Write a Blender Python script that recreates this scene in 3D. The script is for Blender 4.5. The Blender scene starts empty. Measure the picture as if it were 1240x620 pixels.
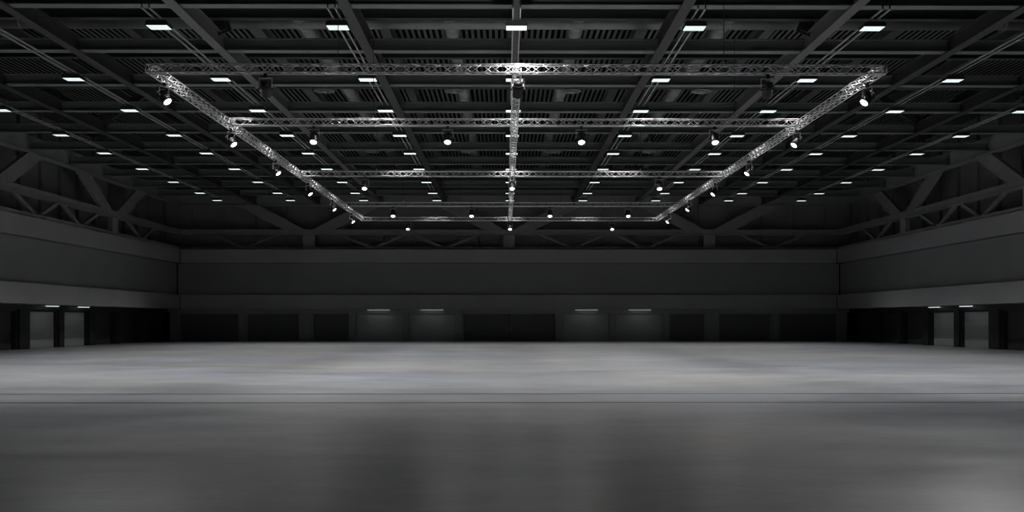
import bpy, math, random
from mathutils import Vector, Matrix
R = math.radians
random.seed(4)
scene = bpy.context.scene
col = scene.collection
EYE = 1.95                       # camera height; heights "h" below are metres above the eye
F = 1205.6                       # focal length in pixels of the 1240 px frame (35 mm lens)

# ------------------------------------------------------------------ materials
def new_mat(name):
    m = bpy.data.materials.new(name); m.use_nodes = True
    return m, m.node_tree.nodes, m.node_tree.links, m.node_tree.nodes['Principled BSDF']

def paint(name, c, rough=0.6, metal=0.0, noise=0.15, scale=3.0, spec=0.5, stretch=(1, 1, 1)):
    m, n, l, b = new_mat(name)
    tc = n.new('ShaderNodeTexCoord'); mp = n.new('ShaderNodeMapping'); mp.inputs['Scale'].default_value = stretch
    nz = n.new('ShaderNodeTexNoise'); nz.inputs['Scale'].default_value = scale; nz.inputs['Detail'].default_value = 4
    rp = n.new('ShaderNodeValToRGB')
    e = rp.color_ramp.elements
    e[0].position = 0.3; e[1].position = 0.7
    e[0].color = (*[max(0, x * (1 - noise)) for x in c], 1)
    e[1].color = (*[x * (1 + noise) for x in c], 1)
    l.new(tc.outputs['Object'], mp.inputs['Vector']); l.new(mp.outputs['Vector'], nz.inputs['Vector'])
    l.new(nz.outputs['Fac'], rp.inputs['Fac']); l.new(rp.outputs['Color'], b.inputs['Base Color'])
    b.inputs['Roughness'].default_value = rough; b.inputs['Metallic'].default_value = metal
    b.inputs['Specular IOR Level'].default_value = spec
    return m

def glow(name, c, s):
    m, n, l, b = new_mat(name)
    b.inputs['Base Color'].default_value = (0.5, 0.5, 0.5, 1)
    b.inputs['Emission Color'].default_value = (*c, 1); b.inputs['Emission Strength'].default_value = s
    return m

M = {}
M['wall'] = paint('dark_wall_paint', (0.245, 0.245, 0.245), 0.62, noise=0.06, scale=0.4)
M['fascia'] = paint('dark_fascia_paint', (0.35, 0.35, 0.35), 0.58, noise=0.06, scale=0.4)
M['siding'] = paint('dark_green_grey_siding', (0.21, 0.225, 0.205), 0.6, noise=0.1, scale=0.5)
M['stud'] = paint('grey_green_stud', (0.20, 0.21, 0.205), 0.5, noise=0.1)
M['wallsteel'] = paint('dark_painted_wall_steel', (0.26, 0.26, 0.26), 0.5, noise=0.1, scale=0.6)
M['beam'] = paint('dark_green_grey_beam_paint', (0.15, 0.165, 0.158), 0.42, noise=0.12, scale=0.5)
M['purlin'] = paint('black_purlin_paint', (0.05, 0.06, 0.057), 0.45, noise=0.12, scale=0.5)
M['girder_unlit'] = paint('unlit_girder_paint', (0.04, 0.04, 0.04), 0.45, noise=0.12, scale=0.5)  # shade of the unlit girders and braces put into a darker colour
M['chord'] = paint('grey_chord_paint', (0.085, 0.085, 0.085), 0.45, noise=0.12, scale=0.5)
M['girder'] = paint('lit_girder_paint', (0.135, 0.135, 0.135), 0.42, noise=0.12, scale=0.5)  # paler copy for the second girders: the light on them put into the colour
M['deck'] = paint('grey_profiled_roof_deck', (0.13, 0.13, 0.13), 0.45, noise=0.1, scale=0.4)
M['duct'] = paint('galvanised_duct', (0.22, 0.22, 0.22), 0.35, metal=0.3, noise=0.15, scale=1.5)
M['alu'] = paint('brushed_aluminium_tube', (0.66, 0.65, 0.65), 0.38, metal=0.25, noise=0.08, scale=6)
M['black'] = paint('black_lamp_housing', (0.030, 0.030, 0.030), 0.45, noise=0.1, scale=8)
M['yoke'] = paint('grey_lamp_yoke', (0.7, 0.7, 0.7), 0.35, metal=0.5, noise=0.1, scale=8)
M['rail'] = paint('grey_cable_rail', (0.45, 0.45, 0.45), 0.4, metal=0.4, noise=0.1)
M['wire'] = paint('dark_wire_rope', (0.05, 0.05, 0.05), 0.5, noise=0.1)
M['doorlit'] = paint('lamp_lit_door_paint', (0.46, 0.49, 0.475), 0.55, noise=0.05, scale=0.6)  # paler than the other doors: tube lamp light put into the colour
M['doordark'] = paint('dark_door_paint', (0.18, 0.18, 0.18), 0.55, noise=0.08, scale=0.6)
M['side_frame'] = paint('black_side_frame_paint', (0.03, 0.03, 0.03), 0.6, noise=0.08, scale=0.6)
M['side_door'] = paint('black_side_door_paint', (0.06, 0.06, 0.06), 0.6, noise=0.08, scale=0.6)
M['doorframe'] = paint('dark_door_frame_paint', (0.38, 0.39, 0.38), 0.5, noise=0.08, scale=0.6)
M['void'] = paint('dark_recess_shade', (0.010, 0.010, 0.010), 0.85, spec=0.1, noise=0.1)
M['trench'] = paint('dark_steel_trench_cover', (0.12, 0.12, 0.125), 0.5, noise=0.2, scale=1.5)
M['lens'] = glow('lit_lamp_lens', (1.0, 0.99, 1.0), 4.0)
M['panel'] = glow('lit_led_diffuser', (0.72, 0.83, 0.81), 1.0)
M['tube'] = glow('lit_tube_diffuser', (0.62, 0.72, 0.70), 0.30)

def concrete():
    m, n, l, b = new_mat('polished_concrete')
    tc = n.new('ShaderNodeTexCoord')
    def noise(scale, stretch, detail=5, rough=0.55):
        mp = n.new('ShaderNodeMapping'); mp.inputs['Scale'].default_value = stretch
        z = n.new('ShaderNodeTexNoise'); z.inputs['Scale'].default_value = scale
        z.inputs['Detail'].default_value = detail; z.inputs['Roughness'].default_value = rough
        l.new(tc.outputs['Object'], mp.inputs['Vector']); l.new(mp.outputs['Vector'], z.inputs['Vector'])
        return z.outputs['Fac']
    def ramp(src, p0, c0, p1, c1):
        r = n.new('ShaderNodeValToRGB'); e = r.color_ramp.elements
        e[0].position, e[1].position = p0, p1; e[0].color, e[1].color = (*c0, 1), (*c1, 1)
        l.new(src, r.inputs['Fac']); return r.outputs['Color']
    def mix(mode, fac, a, c):
        x = n.new('ShaderNodeMix'); x.data_type = 'RGBA'; x.blend_type = mode
        x.inputs[0].default_value = fac
        l.new(a, x.inputs[6]); l.new(c, x.inputs[7]); return x.outputs[2]
    big = ramp(noise(0.16, (0.5, 1, 1)), 0.32, (0.27, 0.28, 0.30), 0.68, (0.40, 0.395, 0.385))
    tint = ramp(noise(0.09, (0.6, 1, 1), 2), 0.35, (0.93, 0.975, 1.05), 0.65, (1.04, 1.0, 0.965))
    mid = ramp(noise(0.9, (0.45, 1, 1), 7, 0.62), 0.3, (0.80, 0.80, 0.80), 0.7, (1.16, 1.16, 1.16))
    fine = ramp(noise(5.0, (0.5, 1, 1), 6, 0.65), 0.3, (0.88, 0.88, 0.88), 0.7, (1.1, 1.1, 1.1))
    c = mix('MULTIPLY', 1, big, tint); c = mix('MULTIPLY', 1, c, mid); c = mix('MULTIPLY', 1, c, fine)
    l.new(c, b.inputs['Base Color'])
    r = n.new('ShaderNodeMapRange'); l.new(noise(0.5, (0.5, 1, 1), 5), r.inputs['Value'])
    r.inputs['From Min'].default_value = 0.3; r.inputs['From Max'].default_value = 0.7
    r.inputs['To Min'].default_value = 0.30; r.inputs['To Max'].default_value = 0.39
    l.new(r.outputs['Result'], b.inputs['Roughness'])
    b.inputs['Specular IOR Level'].default_value = 0.45
    return m
M['concrete'] = concrete()

# ------------------------------------------------------------------ mesh builder
class MB:
    def __init__(s): s.v, s.f, s.sm = [], [], False
    def add(s, vs, fs):
        o = len(s.v); s.v += [tuple(p) for p in vs]; s.f += [tuple(i + o for i in f) for f in fs]; return s
    def box(s, x0, x1, y0, y1, z0, z1):
        vs = [(x, y, z) for z in (z0, z1) for y in (y0, y1) for x in (x0, x1)]
        return s.add(vs, [(0, 2, 3, 1), (4, 5, 7, 6), (0, 1, 5, 4), (2, 6, 7, 3), (0, 4, 6, 2), (1, 3, 7, 5)])
    def tube(s, a, b, r, n=6, r2=None):
        a, b = Vector(a), Vector(b); d = (b - a).normalized()
        u = d.orthogonal().normalized(); w = d.cross(u); r2 = r if r2 is None else r2
        vs = [a + (u * math.cos(t) + w * math.sin(t)) * r for t in [2 * math.pi * k / n for k in range(n)]]
        vs += [b + (u * math.cos(t) + w * math.sin(t)) * r2 for t in [2 * math.pi * k / n for k in range(n)]]
        fs = [(k, (k + 1) % n, n + (k + 1) % n, n + k) for k in range(n)]
        return s.add(vs, fs + [tuple(range(n - 1, -1, -1)), tuple(range(n, 2 * n))])
    def bar(s, a, b, w, t, up=(0, 0, 1)):
        """flat bar from a to b: width w across `up`-side, thickness t along up"""
        a, b = Vector(a), Vector(b); d = (b - a).normalized(); up = Vector(up)
        q = d.cross(up).normalized(); p = q.cross(d).normalized()
        vs = [e + q * i * w / 2 + p * j * t / 2 for e in (a, b) for j in (-1, 1) for i in (-1, 1)]
        return s.add(vs, [(0, 1, 3, 2), (4, 6, 7, 5), (0, 4, 5, 1), (2, 3, 7, 6), (0, 2, 6, 4), (1, 5, 7, 3)])
    def lathe(s, prof, n=24, axis=Matrix.Identity(4), cap=True):
        """profile [(r, z)] round local z, moved by the matrix"""
        vs = [axis @ Vector((r * math.cos(2 * math.pi * k / n), r * math.sin(2 * math.pi * k / n), z)) for r, z in prof for k in range(n)]
        fs = [(i * n + k, i * n + (k + 1) % n, (i + 1) * n + (k + 1) % n, (i + 1) * n + k) for i in range(len(prof) - 1) for k in range(n)]
        if cap: fs += [tuple(range(n - 1, -1, -1)), tuple(range((len(prof) - 1) * n, len(prof) * n))]
        return s.add(vs, fs)
    def extrude_x(s, prof, x0, x1):
        """closed (y, z) outline run along x"""
        n = len(prof)
        vs = [(x0, y, z) for y, z in prof] + [(x1, y, z) for y, z in prof]
        return s.add(vs, [(k, (k + 1) % n, n + (k + 1) % n, n + k) for k in range(n)] + [tuple(range(n - 1, -1, -1)), tuple(range(n, 2 * n))])
    def extrude_y(s, prof, y0, y1):
        n = len(prof)
        vs = [(x, y0, z) for x, z in prof] + [(x, y1, z) for x, z in prof]
        return s.add(vs, [(k, (k + 1) % n, n + (k + 1) % n, n + k) for k in range(n)] + [tuple(range(n - 1, -1, -1)), tuple(range(n, 2 * n))])
    def build(s, name, mat, parent=None, smooth=False):
        me = bpy.data.meshes.new(name); me.from_pydata(s.v, [], s.f); me.update()
        import bmesh
        bm = bmesh.new(); bm.from_mesh(me); bmesh.ops.recalc_face_normals(bm, faces=bm.faces[:]); bm.to_mesh(me); bm.free()
        me.materials.append(mat)
        if smooth:
            me.polygons.foreach_set('use_smooth', [len(p.vertices) == 4 for p in me.polygons])
        o = bpy.data.objects.new(name, me); col.objects.link(o)
        if parent is not None: o.parent = parent
        return o

def tag(o, label=None, cat=None, group=None, kind=None):
    if label: o['label'] = label
    if cat: o['category'] = cat
    if group: o['group'] = group
    if kind: o['kind'] = kind
    return o

def empty(name, loc=(0, 0, 0)):
    o = bpy.data.objects.new(name, None); o.location = loc; col.objects.link(o); return o

def copy_tree(o, parent=None):
    c = o.copy(); col.objects.link(c)
    if parent is not None: c.parent = parent
    for ch in list(o.children): copy_tree(ch, c)
    return c

ORD = ['', 'first', 'second', 'third', 'fourth', 'fifth', 'sixth', 'seventh', 'eighth', 'ninth', 'tenth', 'eleventh', 'twelfth', 'thirteenth']
Z = lambda h: EYE + h            # height above the eye -> world z

def i_prof(zb, h, fw, tw, tf):
    """I outline, bottom at zb: (across, z)"""
    zt = zb + h; a, b = fw / 2, tw / 2
    return [(-a, zb), (a, zb), (a, zb + tf), (b, zb + tf), (b, zt - tf), (a, zt - tf), (a, zt), (-a, zt), (-a, zt - tf), (-b, zt - tf), (-b, zb + tf), (-a, zb + tf)]

# ------------------------------------------------------------------ floor
DW = 32.95      # half width to the door plane
DD = 96.0       # depth of the far door plane
mb = MB().box(-DW - 1, DW + 1, 2.0, DD + 1, -0.3, 0)
tag(mb.build('floor', M['concrete']), 'grey polished concrete hall floor, brightest under the lamps', 'floor', kind='structure')
for k, (y, w) in enumerate(((23.62, 0.32), (26.45, 0.26))):
    o = MB().box(-DW, DW, y - w / 2, y + w / 2, -0.02, 0.004).build('trim_%d' % (k + 1), M['trench'])
    tag(o, ['dark trench cover strip across the floor, nearer the camera', 'dark trench cover strip across the floor, farther from the camera'][k], 'floor strip', kind='structure')

# ------------------------------------------------------------------ roof deck (profiled sheet, ribs running down the hall)
mb = MB(); p = 0.30; zd = Z(14.5); x = -33.6; vs = []; prof = []
while x < 33.6:
    prof += [(x, zd), (x + 0.15, zd), (x + 0.155, zd + 0.34), (x + 0.295, zd + 0.34)]
    x += p
n = len(prof)
vs = [(a, 24.0, b) for a, b in prof] + [(a, 97.0, b) for a, b in prof]
mb.add(vs, [(k, k + 1, n + k + 1, n + k) for k in range(n - 1)])
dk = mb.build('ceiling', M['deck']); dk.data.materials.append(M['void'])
for i, pg in enumerate(dk.data.polygons): pg.material_index = 0 if i % 4 == 0 else 1      # plain ribs; channel faces black, their shade put into the colour
tag(dk, 'dark ribbed metal roof deck high above the beams', 'ceiling', kind='structure')

# ------------------------------------------------------------------ far wall
T = lambda h0, h1: (Z(h0), Z(h1))
wf = tag(empty('wall_far', (0, DD, 0)), 'far dark wall with fascia bands and doors along its foot', 'wall', kind='structure')
def wpart(mb, name, mat, parent):
    o = mb.build(name, mat); o.parent = parent; o.matrix_parent_inverse = Matrix.Translation(-parent.location); return o
wpart(MB().box(-31.05, 31.05, 94.2, 95.9, Z(1.09), Z(2.42)), 'lower_band', M['fascia'], wf)
wpart(MB().box(-31.4, 31.4, 94.6, 95.9, Z(2.42), Z(5.40)), 'wall_panel', M['wall'], wf)
wpart(MB().box(-31.05, 31.05, 94.2, 95.9, Z(5.44), Z(6.70)), 'fascia', M['fascia'], wf)
mb = MB().box(-33.3, 33.3, 96.5, 96.7, Z(6.7), Z(14.6))
wpart(mb, 'siding', M['siding'], wf)
wpart(MB().box(-33.3, 33.3, 96.6, 96.8, 0, Z(6.7)), 'backing', M['void'], wf)
for k in range(-10, 11):
    wpart(MB().box(k * 3.07 - 0.09, k * 3.07 + 0.09, 96.25, 96.5, Z(6.7), Z(14.6)), 'stud', M['stud'], wf)
wpart(MB().box(-DW, DW, 95.75, 96.3, Z(0.75), Z(1.09)), 'door_header', M['doorframe'], wf)

def wall_truss(name, label, place, nodes, lo, hi):
    """storey-high steel truss standing along a wall; place(s, out, z) -> world point, s runs along the wall, `out` towards the hall"""
    root = tag(empty(name, (0, 0, 0)), label, 'wall truss')
    def chord(nm, h0, h1, th, o0):
        pts = [place(s, o, z) for s in (lo, hi) for o in (o0, o0 + th) for z in (Z(h0), Z(h1))]
        MB().add(pts, [(0, 1, 3, 2), (4, 6, 7, 5), (0, 4, 5, 1), (2, 3, 7, 6), (0, 2, 6, 4), (1, 5, 7, 3)]).build(nm, M['wallsteel'], root)
    def slab(nm, quad, o0, th):
        pts = [place(s, o0, z) for s, z in quad] + [place(s, o0 + th, z) for s, z in quad]
        MB().add(pts, [(0, 1, 2, 3), (7, 6, 5, 4)] + [(k, (k + 1) % 4, 4 + (k + 1) % 4, 4 + k) for k in range(4)]).build(nm, M['wallsteel'], root)
    chord('upper_chord', 11.0, 12.05, 0.45, 0)
    chord('chord_flange', 10.93, 11.0, 0.7, -0.1)
    chord('middle_chord', 8.22, 8.66, 0.45, 0)
    chord('middle_chord', 8.14, 8.22, 0.62, -0.05)
    chord('lower_chord', 6.72, 7.0, 0.5, 0)
    for nd in nodes:
        for sg in (-1, 1):
            # the wide diagonals: V above every node
            a, b = nd + sg * 0.4, nd + sg * 2.5
            c, d = nd + sg * 7.0, nd + sg * 4.75
            slab('diagonal', [(a, Z(8.66)), (b, Z(8.66)), (c, Z(11.0)), (d, Z(11.0))], 0.08, 0.3)
            # the small W under the middle chord
            for s0, s1 in ((3.0, 5.75), (9.0, 6.5)):
                w = 0.55 if s1 > s0 else -0.55
                slab('brace', [(nd + sg * (s1 - w * 0.5), Z(7.0)), (nd + sg * (s1 + w * 0.5), Z(7.0)),
                               (nd + sg * (s0 + w * 0.5), Z(8.14)), (nd + sg * (s0 - w * 0.5), Z(8.14))], 0.12, 0.2)
        slab('post', [(nd - 0.55, Z(7.0)), (nd + 0.55, Z(7.0)), (nd + 0.55, Z(8.14)), (nd - 0.55, Z(8.14))], 0.05, 0.35)
    return root
wall_truss('wall_truss', 'dark steel truss along the top of the far wall', lambda s, o, z: (s, 95.3 - o, z), [-19.1, 0, 19.1], -31.3, 31.3)

# ------------------------------------------------------------------ side walls
for sg, side in ((-1, 'left'), (1, 'right')):
    w = tag(empty('wall_' + side, (sg * DW, 60, 0)), side + ' dark wall with an overhanging band above its doors', 'wall', kind='structure')
    X = lambda a, b: (min(sg * a, sg * b), max(sg * a, sg * b))
    y0 = 40
    wpart(MB().box(*X(31.1, 33.0), y0, 94.19, Z(1.09), Z(2.42)), 'lower_band', M['fascia'], w)
    wpart(MB().box(*X(31.5, 33.0), y0, 94.59, Z(2.42), Z(5.38)), 'wall_panel', M['wall'], w)
    wpart(MB().box(*X(31.1, 33.0), y0, 94.19, Z(5.44), Z(6.70)), 'fascia', M['fascia'], w)
    wpart(MB().box(*X(33.3, 33.5), y0, 96.4, Z(6.7), Z(14.6)), 'siding', M['siding'], w)
    wpart(MB().box(*X(33.4, 33.6), y0, 96.6, 0, Z(6.7)), 'backing', M['void'], w)
    for k in range(18):
        y = 95.0 - 3.07 * k
        wpart(MB().box(*X(33.05, 33.3), y - 0.09, y + 0.09, Z(6.7), Z(14.6)), 'stud', M['stud'], w)
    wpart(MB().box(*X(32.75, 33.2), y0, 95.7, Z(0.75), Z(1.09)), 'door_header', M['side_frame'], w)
    wall_truss('wall_truss', 'dark steel truss along the top of the %s wall' % side, lambda s, o, z, sg=sg: (sg * (31.75 - o), s, z), [41.3, 60.3, 79.3], y0, 94.8)

# ------------------------------------------------------------------ doors
dn = 0
HT = EYE + 0.75
def door(a, b, wall, lit, label, leaves=1):
    """a door between a and b along a wall: frame, leaf (lit doors have a plain wide leaf)"""
    global dn
    dn += 1
    c = (a + b) / 2
    if wall == 'far':   P = lambda s, o, z: (s, 96.0 - o, z)
    elif wall == 'left': P = lambda s, o, z: (-33.0 + o, s, z)
    else:               P = lambda s, o, z: (33.0 - o, s, z)
    base = P(c, 0, 0)
    root = tag(empty('door_%d' % dn, base), label, 'door', kind='structure')
    def part(nm, s0, s1, o0, o1, z0, z1, mat):
        p0, p1 = P(s0, o0, z0), P(s1, o1, z1)
        return wpart(MB().box(min(p0[0], p1[0]), max(p0[0], p1[0]), min(p0[1], p1[1]), max(p0[1], p1[1]), z0, z1), nm, mat, root)
    fr = 0.16
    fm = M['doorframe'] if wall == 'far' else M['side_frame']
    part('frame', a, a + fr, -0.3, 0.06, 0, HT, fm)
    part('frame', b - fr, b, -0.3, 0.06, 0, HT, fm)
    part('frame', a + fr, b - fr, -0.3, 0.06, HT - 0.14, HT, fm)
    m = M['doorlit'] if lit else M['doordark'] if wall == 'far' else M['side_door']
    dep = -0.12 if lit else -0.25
    wd = (b - a - 2 * fr) / leaves
    for k in range(leaves):
        s0 = a + fr + wd * k + 0.015; s1 = s0 + wd - 0.03
        part('leaf', s0, s1, dep - 0.06, dep, 0.01, HT - 0.15, m)
        if leaves > 1:
            hx = s1 - 0.14 if k == 0 else s0 + 0.08
            part('handle', hx, hx + 0.05, dep, dep + 0.06, 0.9, 1.3, M['yoke'])
def column(a, b, wall):
    c = (a + b) / 2
    if wall == 'far':   box = (a, b, 95.8, 96.3); loc = (c, 96, 0)
    elif wall == 'left': box = (-33.2, -32.75, a, b); loc = (-33, c, 0)
    else:               box = (32.75, 33.2, a, b); loc = (33, c, 0)
    return MB().box(*box, 0, HT), loc
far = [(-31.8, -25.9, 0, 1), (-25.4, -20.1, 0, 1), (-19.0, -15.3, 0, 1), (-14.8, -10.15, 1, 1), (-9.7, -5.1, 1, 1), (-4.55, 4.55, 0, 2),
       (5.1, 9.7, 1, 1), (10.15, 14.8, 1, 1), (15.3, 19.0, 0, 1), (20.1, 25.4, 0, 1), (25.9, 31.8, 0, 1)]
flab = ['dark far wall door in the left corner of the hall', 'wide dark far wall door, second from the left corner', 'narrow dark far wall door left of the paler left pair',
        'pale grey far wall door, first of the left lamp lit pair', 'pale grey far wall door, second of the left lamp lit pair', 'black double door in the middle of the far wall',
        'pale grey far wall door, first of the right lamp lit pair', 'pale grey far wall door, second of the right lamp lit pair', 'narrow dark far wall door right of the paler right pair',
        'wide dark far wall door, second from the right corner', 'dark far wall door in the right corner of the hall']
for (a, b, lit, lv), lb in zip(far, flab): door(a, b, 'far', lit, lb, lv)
gaps = [(-32.6, -31.8)] + [(far[i][1], far[i + 1][0]) for i in range(len(far) - 1)] + [(31.8, 32.6)]
for a, b in gaps:
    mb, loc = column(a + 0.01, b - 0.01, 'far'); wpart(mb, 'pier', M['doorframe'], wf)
side = [(56.0, 60.4, 0), (60.9, 66.6, 0), (68.05, 72.55, 1), (73.35, 77.75, 1), (78.9, 83.2, 0), (83.9, 88.4, 0), (89.1, 94.6, 0)]
for sd in ('left', 'right'):
    w = bpy.data.objects['wall_' + sd]
    nm = ['black %s wall door nearest the camera', 'black %s wall door just nearer than the lamp lit pair', 'lit grey %s wall door under a lamp, nearer of two', 'lit grey %s wall door under a lamp, farther of two',
          'black %s wall door just beyond the lamp lit pair', 'black %s wall door second from the far corner', 'black %s wall door beside the far corner']
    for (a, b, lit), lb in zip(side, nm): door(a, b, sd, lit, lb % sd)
    for i in range(len(side) - 1):
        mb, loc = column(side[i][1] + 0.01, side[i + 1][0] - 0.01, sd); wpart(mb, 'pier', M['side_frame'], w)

# tube lamps over the lit doors
def lamp_over(c, wall, label, e):
    if wall == 'far':   loc, rz = (c, 95.3, Z(1.06)), 0
    elif wall == 'left': loc, rz = (-32.35, c, Z(1.06)), R(-90)
    else:               loc, rz = (32.35, c, Z(1.06)), R(90)
    root = tag(empty('door_lamp', loc), label, 'wall lamp', 'tube lamps over the doors'); root.rotation_euler.z = rz
    MB().extrude_x([(-0.11, 0.03), (0.11, 0.03), (0.09, -0.03), (-0.09, -0.03)], -1.08, 1.08).build('housing', M['yoke'], root)
    for s in (-1, 1): MB().box(s * 1.08 - 0.02, s * 1.08 + 0.02, -0.12, 0.12, -0.1, 0.035).build('end_cap', M['yoke'], root)
    MB().extrude_x([(-0.08, -0.031), (0.08, -0.031), (0.055, -0.1), (-0.055, -0.1)], -1.05, 1.05).build('diffuser', M['tube'] if wall == 'far' else M['tube_side'], root, True)
    li = bpy.data.lights.new('door_lamp_light', 'AREA'); li.shape = 'RECTANGLE'; li.size = 2.0; li.size_y = 0.15; li.energy = e
    lo = bpy.data.objects.new('door_lamp_light', li); col.objects.link(lo); lo.parent = root; lo.location = (0, 0.02, -0.13)
M['tube_side'] = glow('lit_side_tube_diffuser', (0.62, 0.74, 0.72), 0.75)
for c, lb in ((-12.5, 'tube lamp over the first pale door of the far left pair'), (-7.4, 'tube lamp over the second pale door of the far left pair'),
              (7.4, 'tube lamp over the first pale door of the far right pair'), (12.5, 'tube lamp over the second pale door of the far right pair')):
    lamp_over(c, 'far', lb, 1.1)
for sd in ('left', 'right'):
    lamp_over(70.3, sd, 'tube lamp over the nearer lit door of the %s wall' % sd, 0.3)
    lamp_over(75.5, sd, 'tube lamp over the farther lit door of the %s wall' % sd, 0.3)

# ------------------------------------------------------------------ roof steel
BY = [35.25 + 5.94 * k for k in range(10)]
for k, y in enumerate(BY):
    mb = MB().extrude_x([(y + a, z) for a, z in i_prof(Z(11.1), 0.5, 0.46, 0.09, 0.04)], -31.2, 31.2)
    tag(mb.build('cross_beam', M['beam']), 'dark steel beam across the hall roof, %s row from the far wall' % ORD[10 - k], 'roof beam', 'cross beams of the roof', 'thing')
for k in range(11):
    y = 33.95 + 5.94 * k
    mb = MB().extrude_x([(y + a, z) for a, z in i_prof(Z(12.05), 0.40, 0.34, 0.08, 0.035)], -31.2, 31.2)
    tag(mb.build('purlin', M['purlin']), 'dark upper purlin across the roof above the cross beams, %s row from the far wall' % ORD[11 - k], 'purlin', 'upper purlins of the roof', 'thing')
gl = {0: 'in the middle of the hall', 1: 'first to the %s of the middle', 2: 'second to the %s of the middle', 3: 'third to the %s of the middle', 4: 'outermost on the %s'}
for k in range(-4, 5):
    sd = 'left' if k < 0 else 'right'
    where = gl[abs(k)] % sd if k else gl[0]
    fw = 0.24 if k == 0 else 0.40
    mb = MB().extrude_y([(6 * k + a, z) for a, z in i_prof(Z(11.02), 0.64, fw, 0.10, 0.045)], 28, 94.4)
    tag(mb.build('roof_girder', M['girder'] if abs(k) == 2 else M['girder_unlit']), 'long roof girder running down the hall, %s' % where, 'roof girder', 'lower girders of the roof', 'thing')
    mb = MB().extrude_y([(6 * k + a, z) for a, z in i_prof(Z(13.55), 0.55, 0.48, 0.10, 0.04)], 28, 94.4)
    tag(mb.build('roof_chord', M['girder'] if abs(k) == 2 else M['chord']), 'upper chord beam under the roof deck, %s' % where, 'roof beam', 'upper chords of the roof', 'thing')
# posts and braces between the two levels
def brace(name, a, b, w, label):
    a, b = Vector(a), Vector(b)
    root = tag(empty(name, a), label, 'roof brace', 'braces between the roof levels')
    mb = MB().bar((0, 0, 0), b - a, w, w * 0.6, (0, 1, 0)); mb.build('bar', M['girder_unlit'], root)
    d = (b - a).normalized()
    mb = MB().bar(-d * 0.1, d * 0.35, w * 1.7, 0.05, (0, 1, 0)); mb.build('gusset', M['girder_unlit'], root)
for sg, sd in ((-1, 'left'), (1, 'right')):
    brace('roof_brace', (sg * 11.75, 40.2, Z(11.66)), (sg * 12.5, 40.2, Z(13.6)), 0.42, 'steep brace standing on the second %s girder near the front truss' % sd)
    for o, wd in ((-3.6, 'inner'), (3.6, 'outer')):
        brace('roof_brace', (sg * (24 + o * 0.08), 58.2, Z(11.66)), (sg * (24 + o), 58.2, Z(13.9)), 0.40, 'slanting brace on the outermost %s girder, %s arm of a V' % (sd, wd))

# ducts
def duct(a, b, r, label, n=28):
    a, b = Vector(a), Vector(b); L = (b - a).length; d = (b - a) / L
    root = tag(empty('air_duct', a), label, 'air duct')
    q = d.to_track_quat('Z', 'Y').to_matrix().to_4x4()
    MB().lathe([(r, 0), (r, L)], n, q).build('pipe', M['duct'], root, True)
    t = 1.5
    while t < L - 0.5:
        MB().lathe([(r + 0.001, t - 0.03), (r + 0.025, t - 0.03), (r + 0.025, t + 0.03), (r + 0.001, t + 0.03)], n, q, False).build('joint_ring', M['duct'], root)
        t += 6.0
for x, lb in ((-9.1, 'outer left duct'), (-2.72, 'duct just left of the middle girder'), (2.72, 'duct just right of the middle girder'), (9.1, 'outer right duct')):
    duct((x, 28, Z(12.93)), (x, 42.22, Z(12.93)), 0.37, 'round %s in the roof, stretch before the crossing duct' % lb)
    duct((x, 42.98, Z(12.93)), (x, 88, Z(12.93)), 0.37, 'round %s in the roof, stretch beyond the crossing duct' % lb)
duct((-22.5, 42.6, Z(12.86)), (22.5, 42.6, Z(12.86)), 0.40, 'wide round duct crossing the roof behind the front beams')
# disc diffusers
sp = empty('ceiling_diffuser'); first = True
MB().lathe([(0.06, 1.30), (0.12, 0.2), (0.12, 0.12)], 20).build('stem', M['duct'], sp, True)
MB().lathe([(0.02, 0.13), (0.30, 0.12), (0.50, 0.03), (0.51, 0.0), (0.49, -0.01), (0.36, 0.02), (0.02, 0.03)], 32).build('disc', M['duct'], sp, True)
MB().lathe([(0.02, 0.03), (0.16, 0.02), (0.12, -0.05), (0.02, -0.07)], 20).build('cone', M['duct'], sp, True)
mb = MB()
for k in range(16):
    t = 2 * math.pi * k / 16; c, s = math.cos(t), math.sin(t)
    mb.bar((0.18 * c, 0.18 * s, 0.012), (0.47 * c, 0.47 * s, -0.004), 0.035, 0.014)
mb.build('vanes', M['duct'], sp)
dl = {-9.1: 'under the outer left duct', -2.72: 'under the duct left of the middle', 2.72: 'under the duct right of the middle', 9.1: 'under the outer right duct'}
for y, wh in ((48.9, 'nearer row'), (66.5, 'farther row')):
    for x in dl:
        o = sp if first else copy_tree(sp); first = False
        o.location = (x + 0.15 * (1 if x > 0 else -1), y, Z(11.25))
        tag(o, 'round disc air diffuser %s, %s' % (dl[x], wh), 'air diffuser', 'disc diffusers under the ducts')

# ------------------------------------------------------------------ LED panels and their cable rails
LY = [F * 9.844 / p for p in (354.2, 291.1, 253.4, 223.5, 201.8, 182.8, 167.1, 153.8, 145.1)]
sp = empty('ceiling_light')
MB().extrude_y([(-0.37, 0.0), (0.37, 0.0), (0.37, 0.10), (0.30, 0.17), (-0.30, 0.17), (-0.37, 0.10)], -0.28, 0.28).build('housing', M['black'], sp)
MB().box(-0.345, 0.345, -0.255, 0.255, -0.012, -0.001).build('diffuser', M['panel'], sp)
mb = MB()
for s in (-1, 1): mb.box(s * 0.12 - 0.015, s * 0.12 + 0.015, -0.04, 0.04, 0.17, 0.26)
mb.box(-0.16, 0.16, -0.05, 0.05, 0.165, 0.185)
mb.build('bracket', M['black'], sp)
first = True
cl = {0: 'middle column', 1: 'first column %s of the middle', 2: 'second column %s of the middle', 3: 'third column %s of the middle', 4: 'outermost %s column'}
def colname(k):
    return cl[abs(k)] % ('left' if k < 0 else 'right') if k else cl[0]
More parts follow.
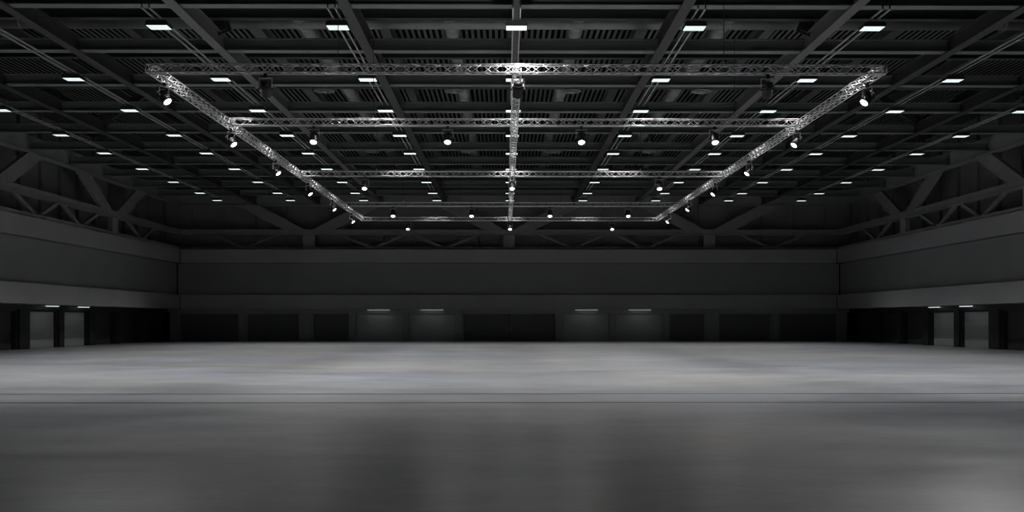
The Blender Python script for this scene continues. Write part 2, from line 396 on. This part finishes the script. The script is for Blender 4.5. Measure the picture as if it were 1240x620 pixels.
for k in range(-4, 5):
    for j, y in enumerate(LY):
        px = (6 * k + 0.37) / y * F
        if abs(px + 612 - 620) > 640: continue
        o = sp if first else copy_tree(sp); first = False
        o.location = (6 * k, y, Z(9.844))
        row = 'row nearest the camera' if j == 0 else 'row nearest the far wall' if j == 8 else '%s row from the front' % ORD[j + 1]
        tag(o, 'white LED ceiling panel, %s, %s' % (colname(k), row), 'ceiling light', 'LED panels under the roof')
# the light the panels give
PANEL_W = [820, 1450, 1050, 950, 860, 780, 700, 680, 660, 640]   # the front rows burn brighter than the rear ones
for e, y in zip(PANEL_W, [27.4] + LY):
    pl = bpy.data.lights.new('panel_light', 'SPOT'); pl.energy = e; pl.spot_size = R(98 if y > 30 else 118); pl.spot_blend = 0.5 if y > 30 else 0.8; pl.shadow_soft_size = 0.2; pl.color = (1.0, 1.0, 1.0)
    for k in range(-4, 5):
        o = bpy.data.objects.new('panel_light', pl); col.objects.link(o); o.location = (6 * k, y, Z(9.844) - 0.06)
for k in range(-4, 5):
    y0 = 32.2 if abs(k) < 3 else 29.0
    root = tag(empty('cable_rail', (6 * k, y0, Z(10.10))), 'pair of thin cable rails carrying the light panels, %s' % colname(k), 'cable rail', 'cable rails of the light panels')
    for s in (-1, 1):
        MB().box(s * 0.12 - 0.022, s * 0.12 + 0.022, 0, 82.4 - y0, -0.02, 0.03).build('rail', M['rail'], root)
    for y in [y0 + 0.05]:
        top = 0.90
        for s in (-1, 1):
            MB().box(s * 0.12 - 0.02, s * 0.12 + 0.02, y - y0 - 0.02, y - y0 + 0.02, 0.03, top).build('hanger', M['black'], root)

# ------------------------------------------------------------------ aluminium trusses
TS = 0.155; TH = 8.0           # half size of the square section, height of its centre
def truss(L, axis, loc, label, ends=True):
    root = tag(empty('lighting_truss', loc), label, 'lighting truss', 'trusses of the lighting rig')
    if axis == 'x': P = lambda s, a, z: (s, a, z)
    else:           P = lambda s, a, z: (a, s, z)
    h = L / 2; c = TS - 0.025
    for a in (-c, c):
        for z in (-c, c):
            MB().tube(P(-h, a, z), P(h, a, z), 0.021, 8).build('chord', M['alu'], root, True)
    n = int(round(L / 0.322)); st = L / n
    for fi, f in enumerate((lambda s, q: P(s, -c, q), lambda s, q: P(s, c, -q), lambda s, q: P(s, q, c), lambda s, q: P(s, -q, -c))):
        mb = MB()
        for i in range(n):
            q = c if i % 2 else -c
            mb.tube(f(-h + i * st, q), f(-h + (i + 1) * st, -q), 0.0145, 6)
        mb.build('lattice', M['alu'], root, True)
    if ends:
        for s in (-h + 0.02, h - 0.02):
            mb = MB(); q = [(-c, -c), (c, -c), (c, c), (-c, c)]
            for i in range(4): mb.tube(P(s, *q[i]), P(s, *q[(i + 1) % 4]), 0.024, 6)
            mb.build('end_frame', M['alu'], root, True)
    return root
TY = [31.72, 40.25, 54.4, 68.7, 78.6]
TX = 11.62
tl = ['front cross truss of the lighting rig, nearest the camera', 'second cross truss of the rig from the camera', 'third cross truss of the rig, halfway down',
      'fourth cross truss of the rig from the camera', 'rear cross truss of the rig, nearest the far wall']
for i, y in enumerate(TY):
    if i in (0, 4): truss(2 * (TX + TS), 'x', (0, y, Z(TH)), tl[i])
    else:           truss(2 * (TX - TS) - 0.02, 'x', (0, y, Z(TH)), tl[i])
ym, LL = (TY[0] + TY[4]) / 2, TY[4] - TY[0] - 2 * TS - 0.02
for x, lb in ((-TX, 'left side truss of the lighting rig'), (0, 'middle lengthwise truss of the lighting rig'), (TX, 'right side truss of the lighting rig')):
    truss(LL, 'y', (x, ym, Z(TH)), lb)
# hoist wires
hp = [(-5.7, 31.72), (6.6, 31.72), (-5.7, 40.25), (8.9, 40.25), (-7.4, 54.4), (7.0, 54.4), (-7.4, 68.7), (7.0, 68.7), (-4, 78.6), (4, 78.6)]
rn = {31.72: 'front', 40.25: 'second', 54.4: 'third', 68.7: 'fourth', 78.6: 'rear'}
for x, y in hp:
    root = tag(empty('hoist_wire', (x, y, Z(TH + TS))), 'thin dark hoist wire holding the %s cross truss at its %s' % (rn[y], ('%s end' if abs(x) > 10 else '%s half') % ('left' if x < 0 else 'right')), 'hoist wire', 'hoist wires of the lighting rig')
    MB().tube((0, 0, 0.1), (0, 0, 3.4), 0.012, 6).build('wire', M['wire'], root)
    MB().tube((0, 0, -0.01), (0, 0, 0.14), 0.035, 8, 0.02).build('shackle', M['yoke'], root)

# ------------------------------------------------------------------ spotlights
def spotlight(loc, aim, label, group, energy, cone=95, blend=0.8):
    """hangs from loc (underside of a truss); aim = direction of the lens axis"""
    aim = Vector(aim).normalized()
    root = tag(empty('spotlight', loc), label, 'spotlight', group)
    MB().box(-0.05, 0.05, -0.045, 0.045, -0.10, 0.03).build('clamp', M['black'], root)
    hz = Vector((aim.x, aim.y, 0)).normalized(); sdv = Vector((-hz.y, hz.x, 0))
    piv = Vector((0, 0, -0.46)) ; hw = 0.205
    yk = MB()
    yk.bar(sdv * -hw + Vector((0, 0, -0.11)), sdv * hw + Vector((0, 0, -0.11)), 0.05, 0.014, (0, 0, 1))
    for s in (-1, 1): yk.bar(sdv * hw * s + Vector((0, 0, -0.105)), sdv * hw * s + piv, 0.05, 0.014, sdv)
    y = yk.build('yoke', M['yoke'], root)
    for s in (-1, 1): MB().tube(piv + sdv * s * (hw - 0.03), piv + sdv * s * (hw + 0.035), 0.03, 10).build('tilt_knob', M['black'], y, True)
    q = Matrix.Translation(piv) @ aim.to_track_quat('Z', 'Y').to_matrix().to_4x4()
    hs = MB().lathe([(0.06, -0.27), (0.125, -0.25), (0.15, -0.18), (0.165, -0.05), (0.172, 0.20), (0.172, 0.235), (0.145, 0.235), (0.14, 0.20), (0.13, 0.16)], 24, q).build('housing', M['black'], root, True)
    rb = MB()
    for t in (-0.16, -0.12, -0.08):
        rb.lathe([(0.15, t), (0.185, t), (0.185, t + 0.012), (0.15, t + 0.012)], 24, q, False)
    rb.build('cooling_fins', M['black'], hs, False)
    MB().lathe([(0.002, 0.236), (0.08, 0.232), (0.137, 0.215), (0.137, 0.20)], 24, q).build('lens', M['lens'], root, True)
    li = bpy.data.lights.new('spotlight_beam', 'SPOT'); li.energy = energy; li.spot_size = R(cone); li.spot_blend = blend
    li.shadow_soft_size = 0.10; li.color = (1, 0.985, 0.97)
    lo = bpy.data.objects.new('spotlight_beam', li); col.objects.link(lo); lo.parent = root
    lo.location = piv + aim * 0.36; lo.rotation_euler = (-aim).to_track_quat('Z', 'Y').to_euler()
    return root
zu = Z(TH - TS - 0.03)
E0 = 150
CAM_AIM = (0, -0.57, -0.82); AWAY = (0, 0.57, -0.82)
pos = {0: 'in the middle', 1: 'right of the middle', -1: 'left of the middle', 2: 'at the right end', -2: 'at the left end'}
for x, w in ((-8.0, -2), (0.03, 0), (8.0, 2)):
    spotlight((x, 31.72, zu), AWAY, 'black spotlight seen from behind under the front cross truss, %s' % pos[w], 'spotlights on the front truss', E0)
for x, w in ((-8.1, -2), (-2.7, -1), (2.7, 1), (8.1, 2)):
    spotlight((x, 40.25, zu), CAM_AIM, 'lit spotlight under the second cross truss, %s' % pos[w], 'spotlights on the second truss', E0)
for x, w in ((-8.05, -2), (0, 0), (8.05, 2)):
    spotlight((x, 54.4, zu), CAM_AIM, 'lit spotlight under the third cross truss, %s' % pos[w], 'spotlights on the third truss', E0)
for x, w in ((-8.1, -2), (-2.7, -1), (2.7, 1), (8.1, 2)):
    spotlight((x, 68.7, zu), CAM_AIM, 'lit spotlight under the fourth cross truss, %s' % pos[w], 'spotlights on the fourth truss', E0)
for x, w in ((-8.05, -2), (0, 0), (8.05, 2)):
    spotlight((x, 78.6, zu), CAM_AIM, 'lit spotlight under the rear cross truss, %s' % pos[w], 'spotlights on the rear truss', E0)
for sg, sd in ((-1, 'left'), (1, 'right')):
    for k in range(6):
        y = 32.9 + 8.0 * k
        spotlight((sg * 11.62, y, zu), (-sg * 0.62, -0.30, -0.74), 'lit spotlight under the %s side truss, %s from the camera' % (sd, ORD[k + 1]), 'spotlights on the %s side truss' % sd, E0, cone=120)

tl_ = bpy.data.lights.new('truss_fill_light', 'POINT'); tl_.energy = 125; tl_.shadow_soft_size = 0.06  # unseen point light added to brighten the middle of the front truss
o = bpy.data.objects.new('truss_fill_light', tl_); col.objects.link(o); o.location = (0.12, 31.3, Z(TH + 0.42))

# two unseen lights added before the frame for bright streaks on the front floor
for x, e in ((-12.0, 900), (13.4, 2300)):
    li = bpy.data.lights.new('floor_streak_light', 'SPOT'); li.energy = e; li.spot_size = R(46); li.spot_blend = 1.0; li.shadow_soft_size = 0.15
    lo = bpy.data.objects.new('floor_streak_light', li); col.objects.link(lo); lo.location = (x, 28.0, Z(9.4))
    lo.rotation_euler = (-(Vector((x * 0.42, 11, 0)) - lo.location)).to_track_quat('Z', 'Y').to_euler()

# ------------------------------------------------------------------ world, camera, view
w = bpy.data.worlds.new('world'); scene.world = w; w.use_nodes = True
w.node_tree.nodes['Background'].inputs['Color'].default_value = (0.9, 1.0, 0.97, 1)
w.node_tree.nodes['Background'].inputs['Strength'].default_value = 0.0
cam = bpy.data.cameras.new('camera'); cam.lens = 35; cam.sensor_width = 36; cam.sensor_fit = 'HORIZONTAL'
cam.shift_y = 78 / 1240; cam.clip_end = 300
co = bpy.data.objects.new('camera', cam); col.objects.link(co)
co.location = (-0.37, 0, EYE); co.rotation_euler = (R(90), 0, -math.atan(8 / F))
scene.camera = co
vs = scene.view_settings
scene.cycles.filter_width = 1.1
scene.cycles.denoising_prefilter = 'ACCURATE'
vs.view_transform = 'Standard'; vs.look = 'None'; vs.exposure = 0; vs.gamma = 1; vs.use_curve_mapping = False
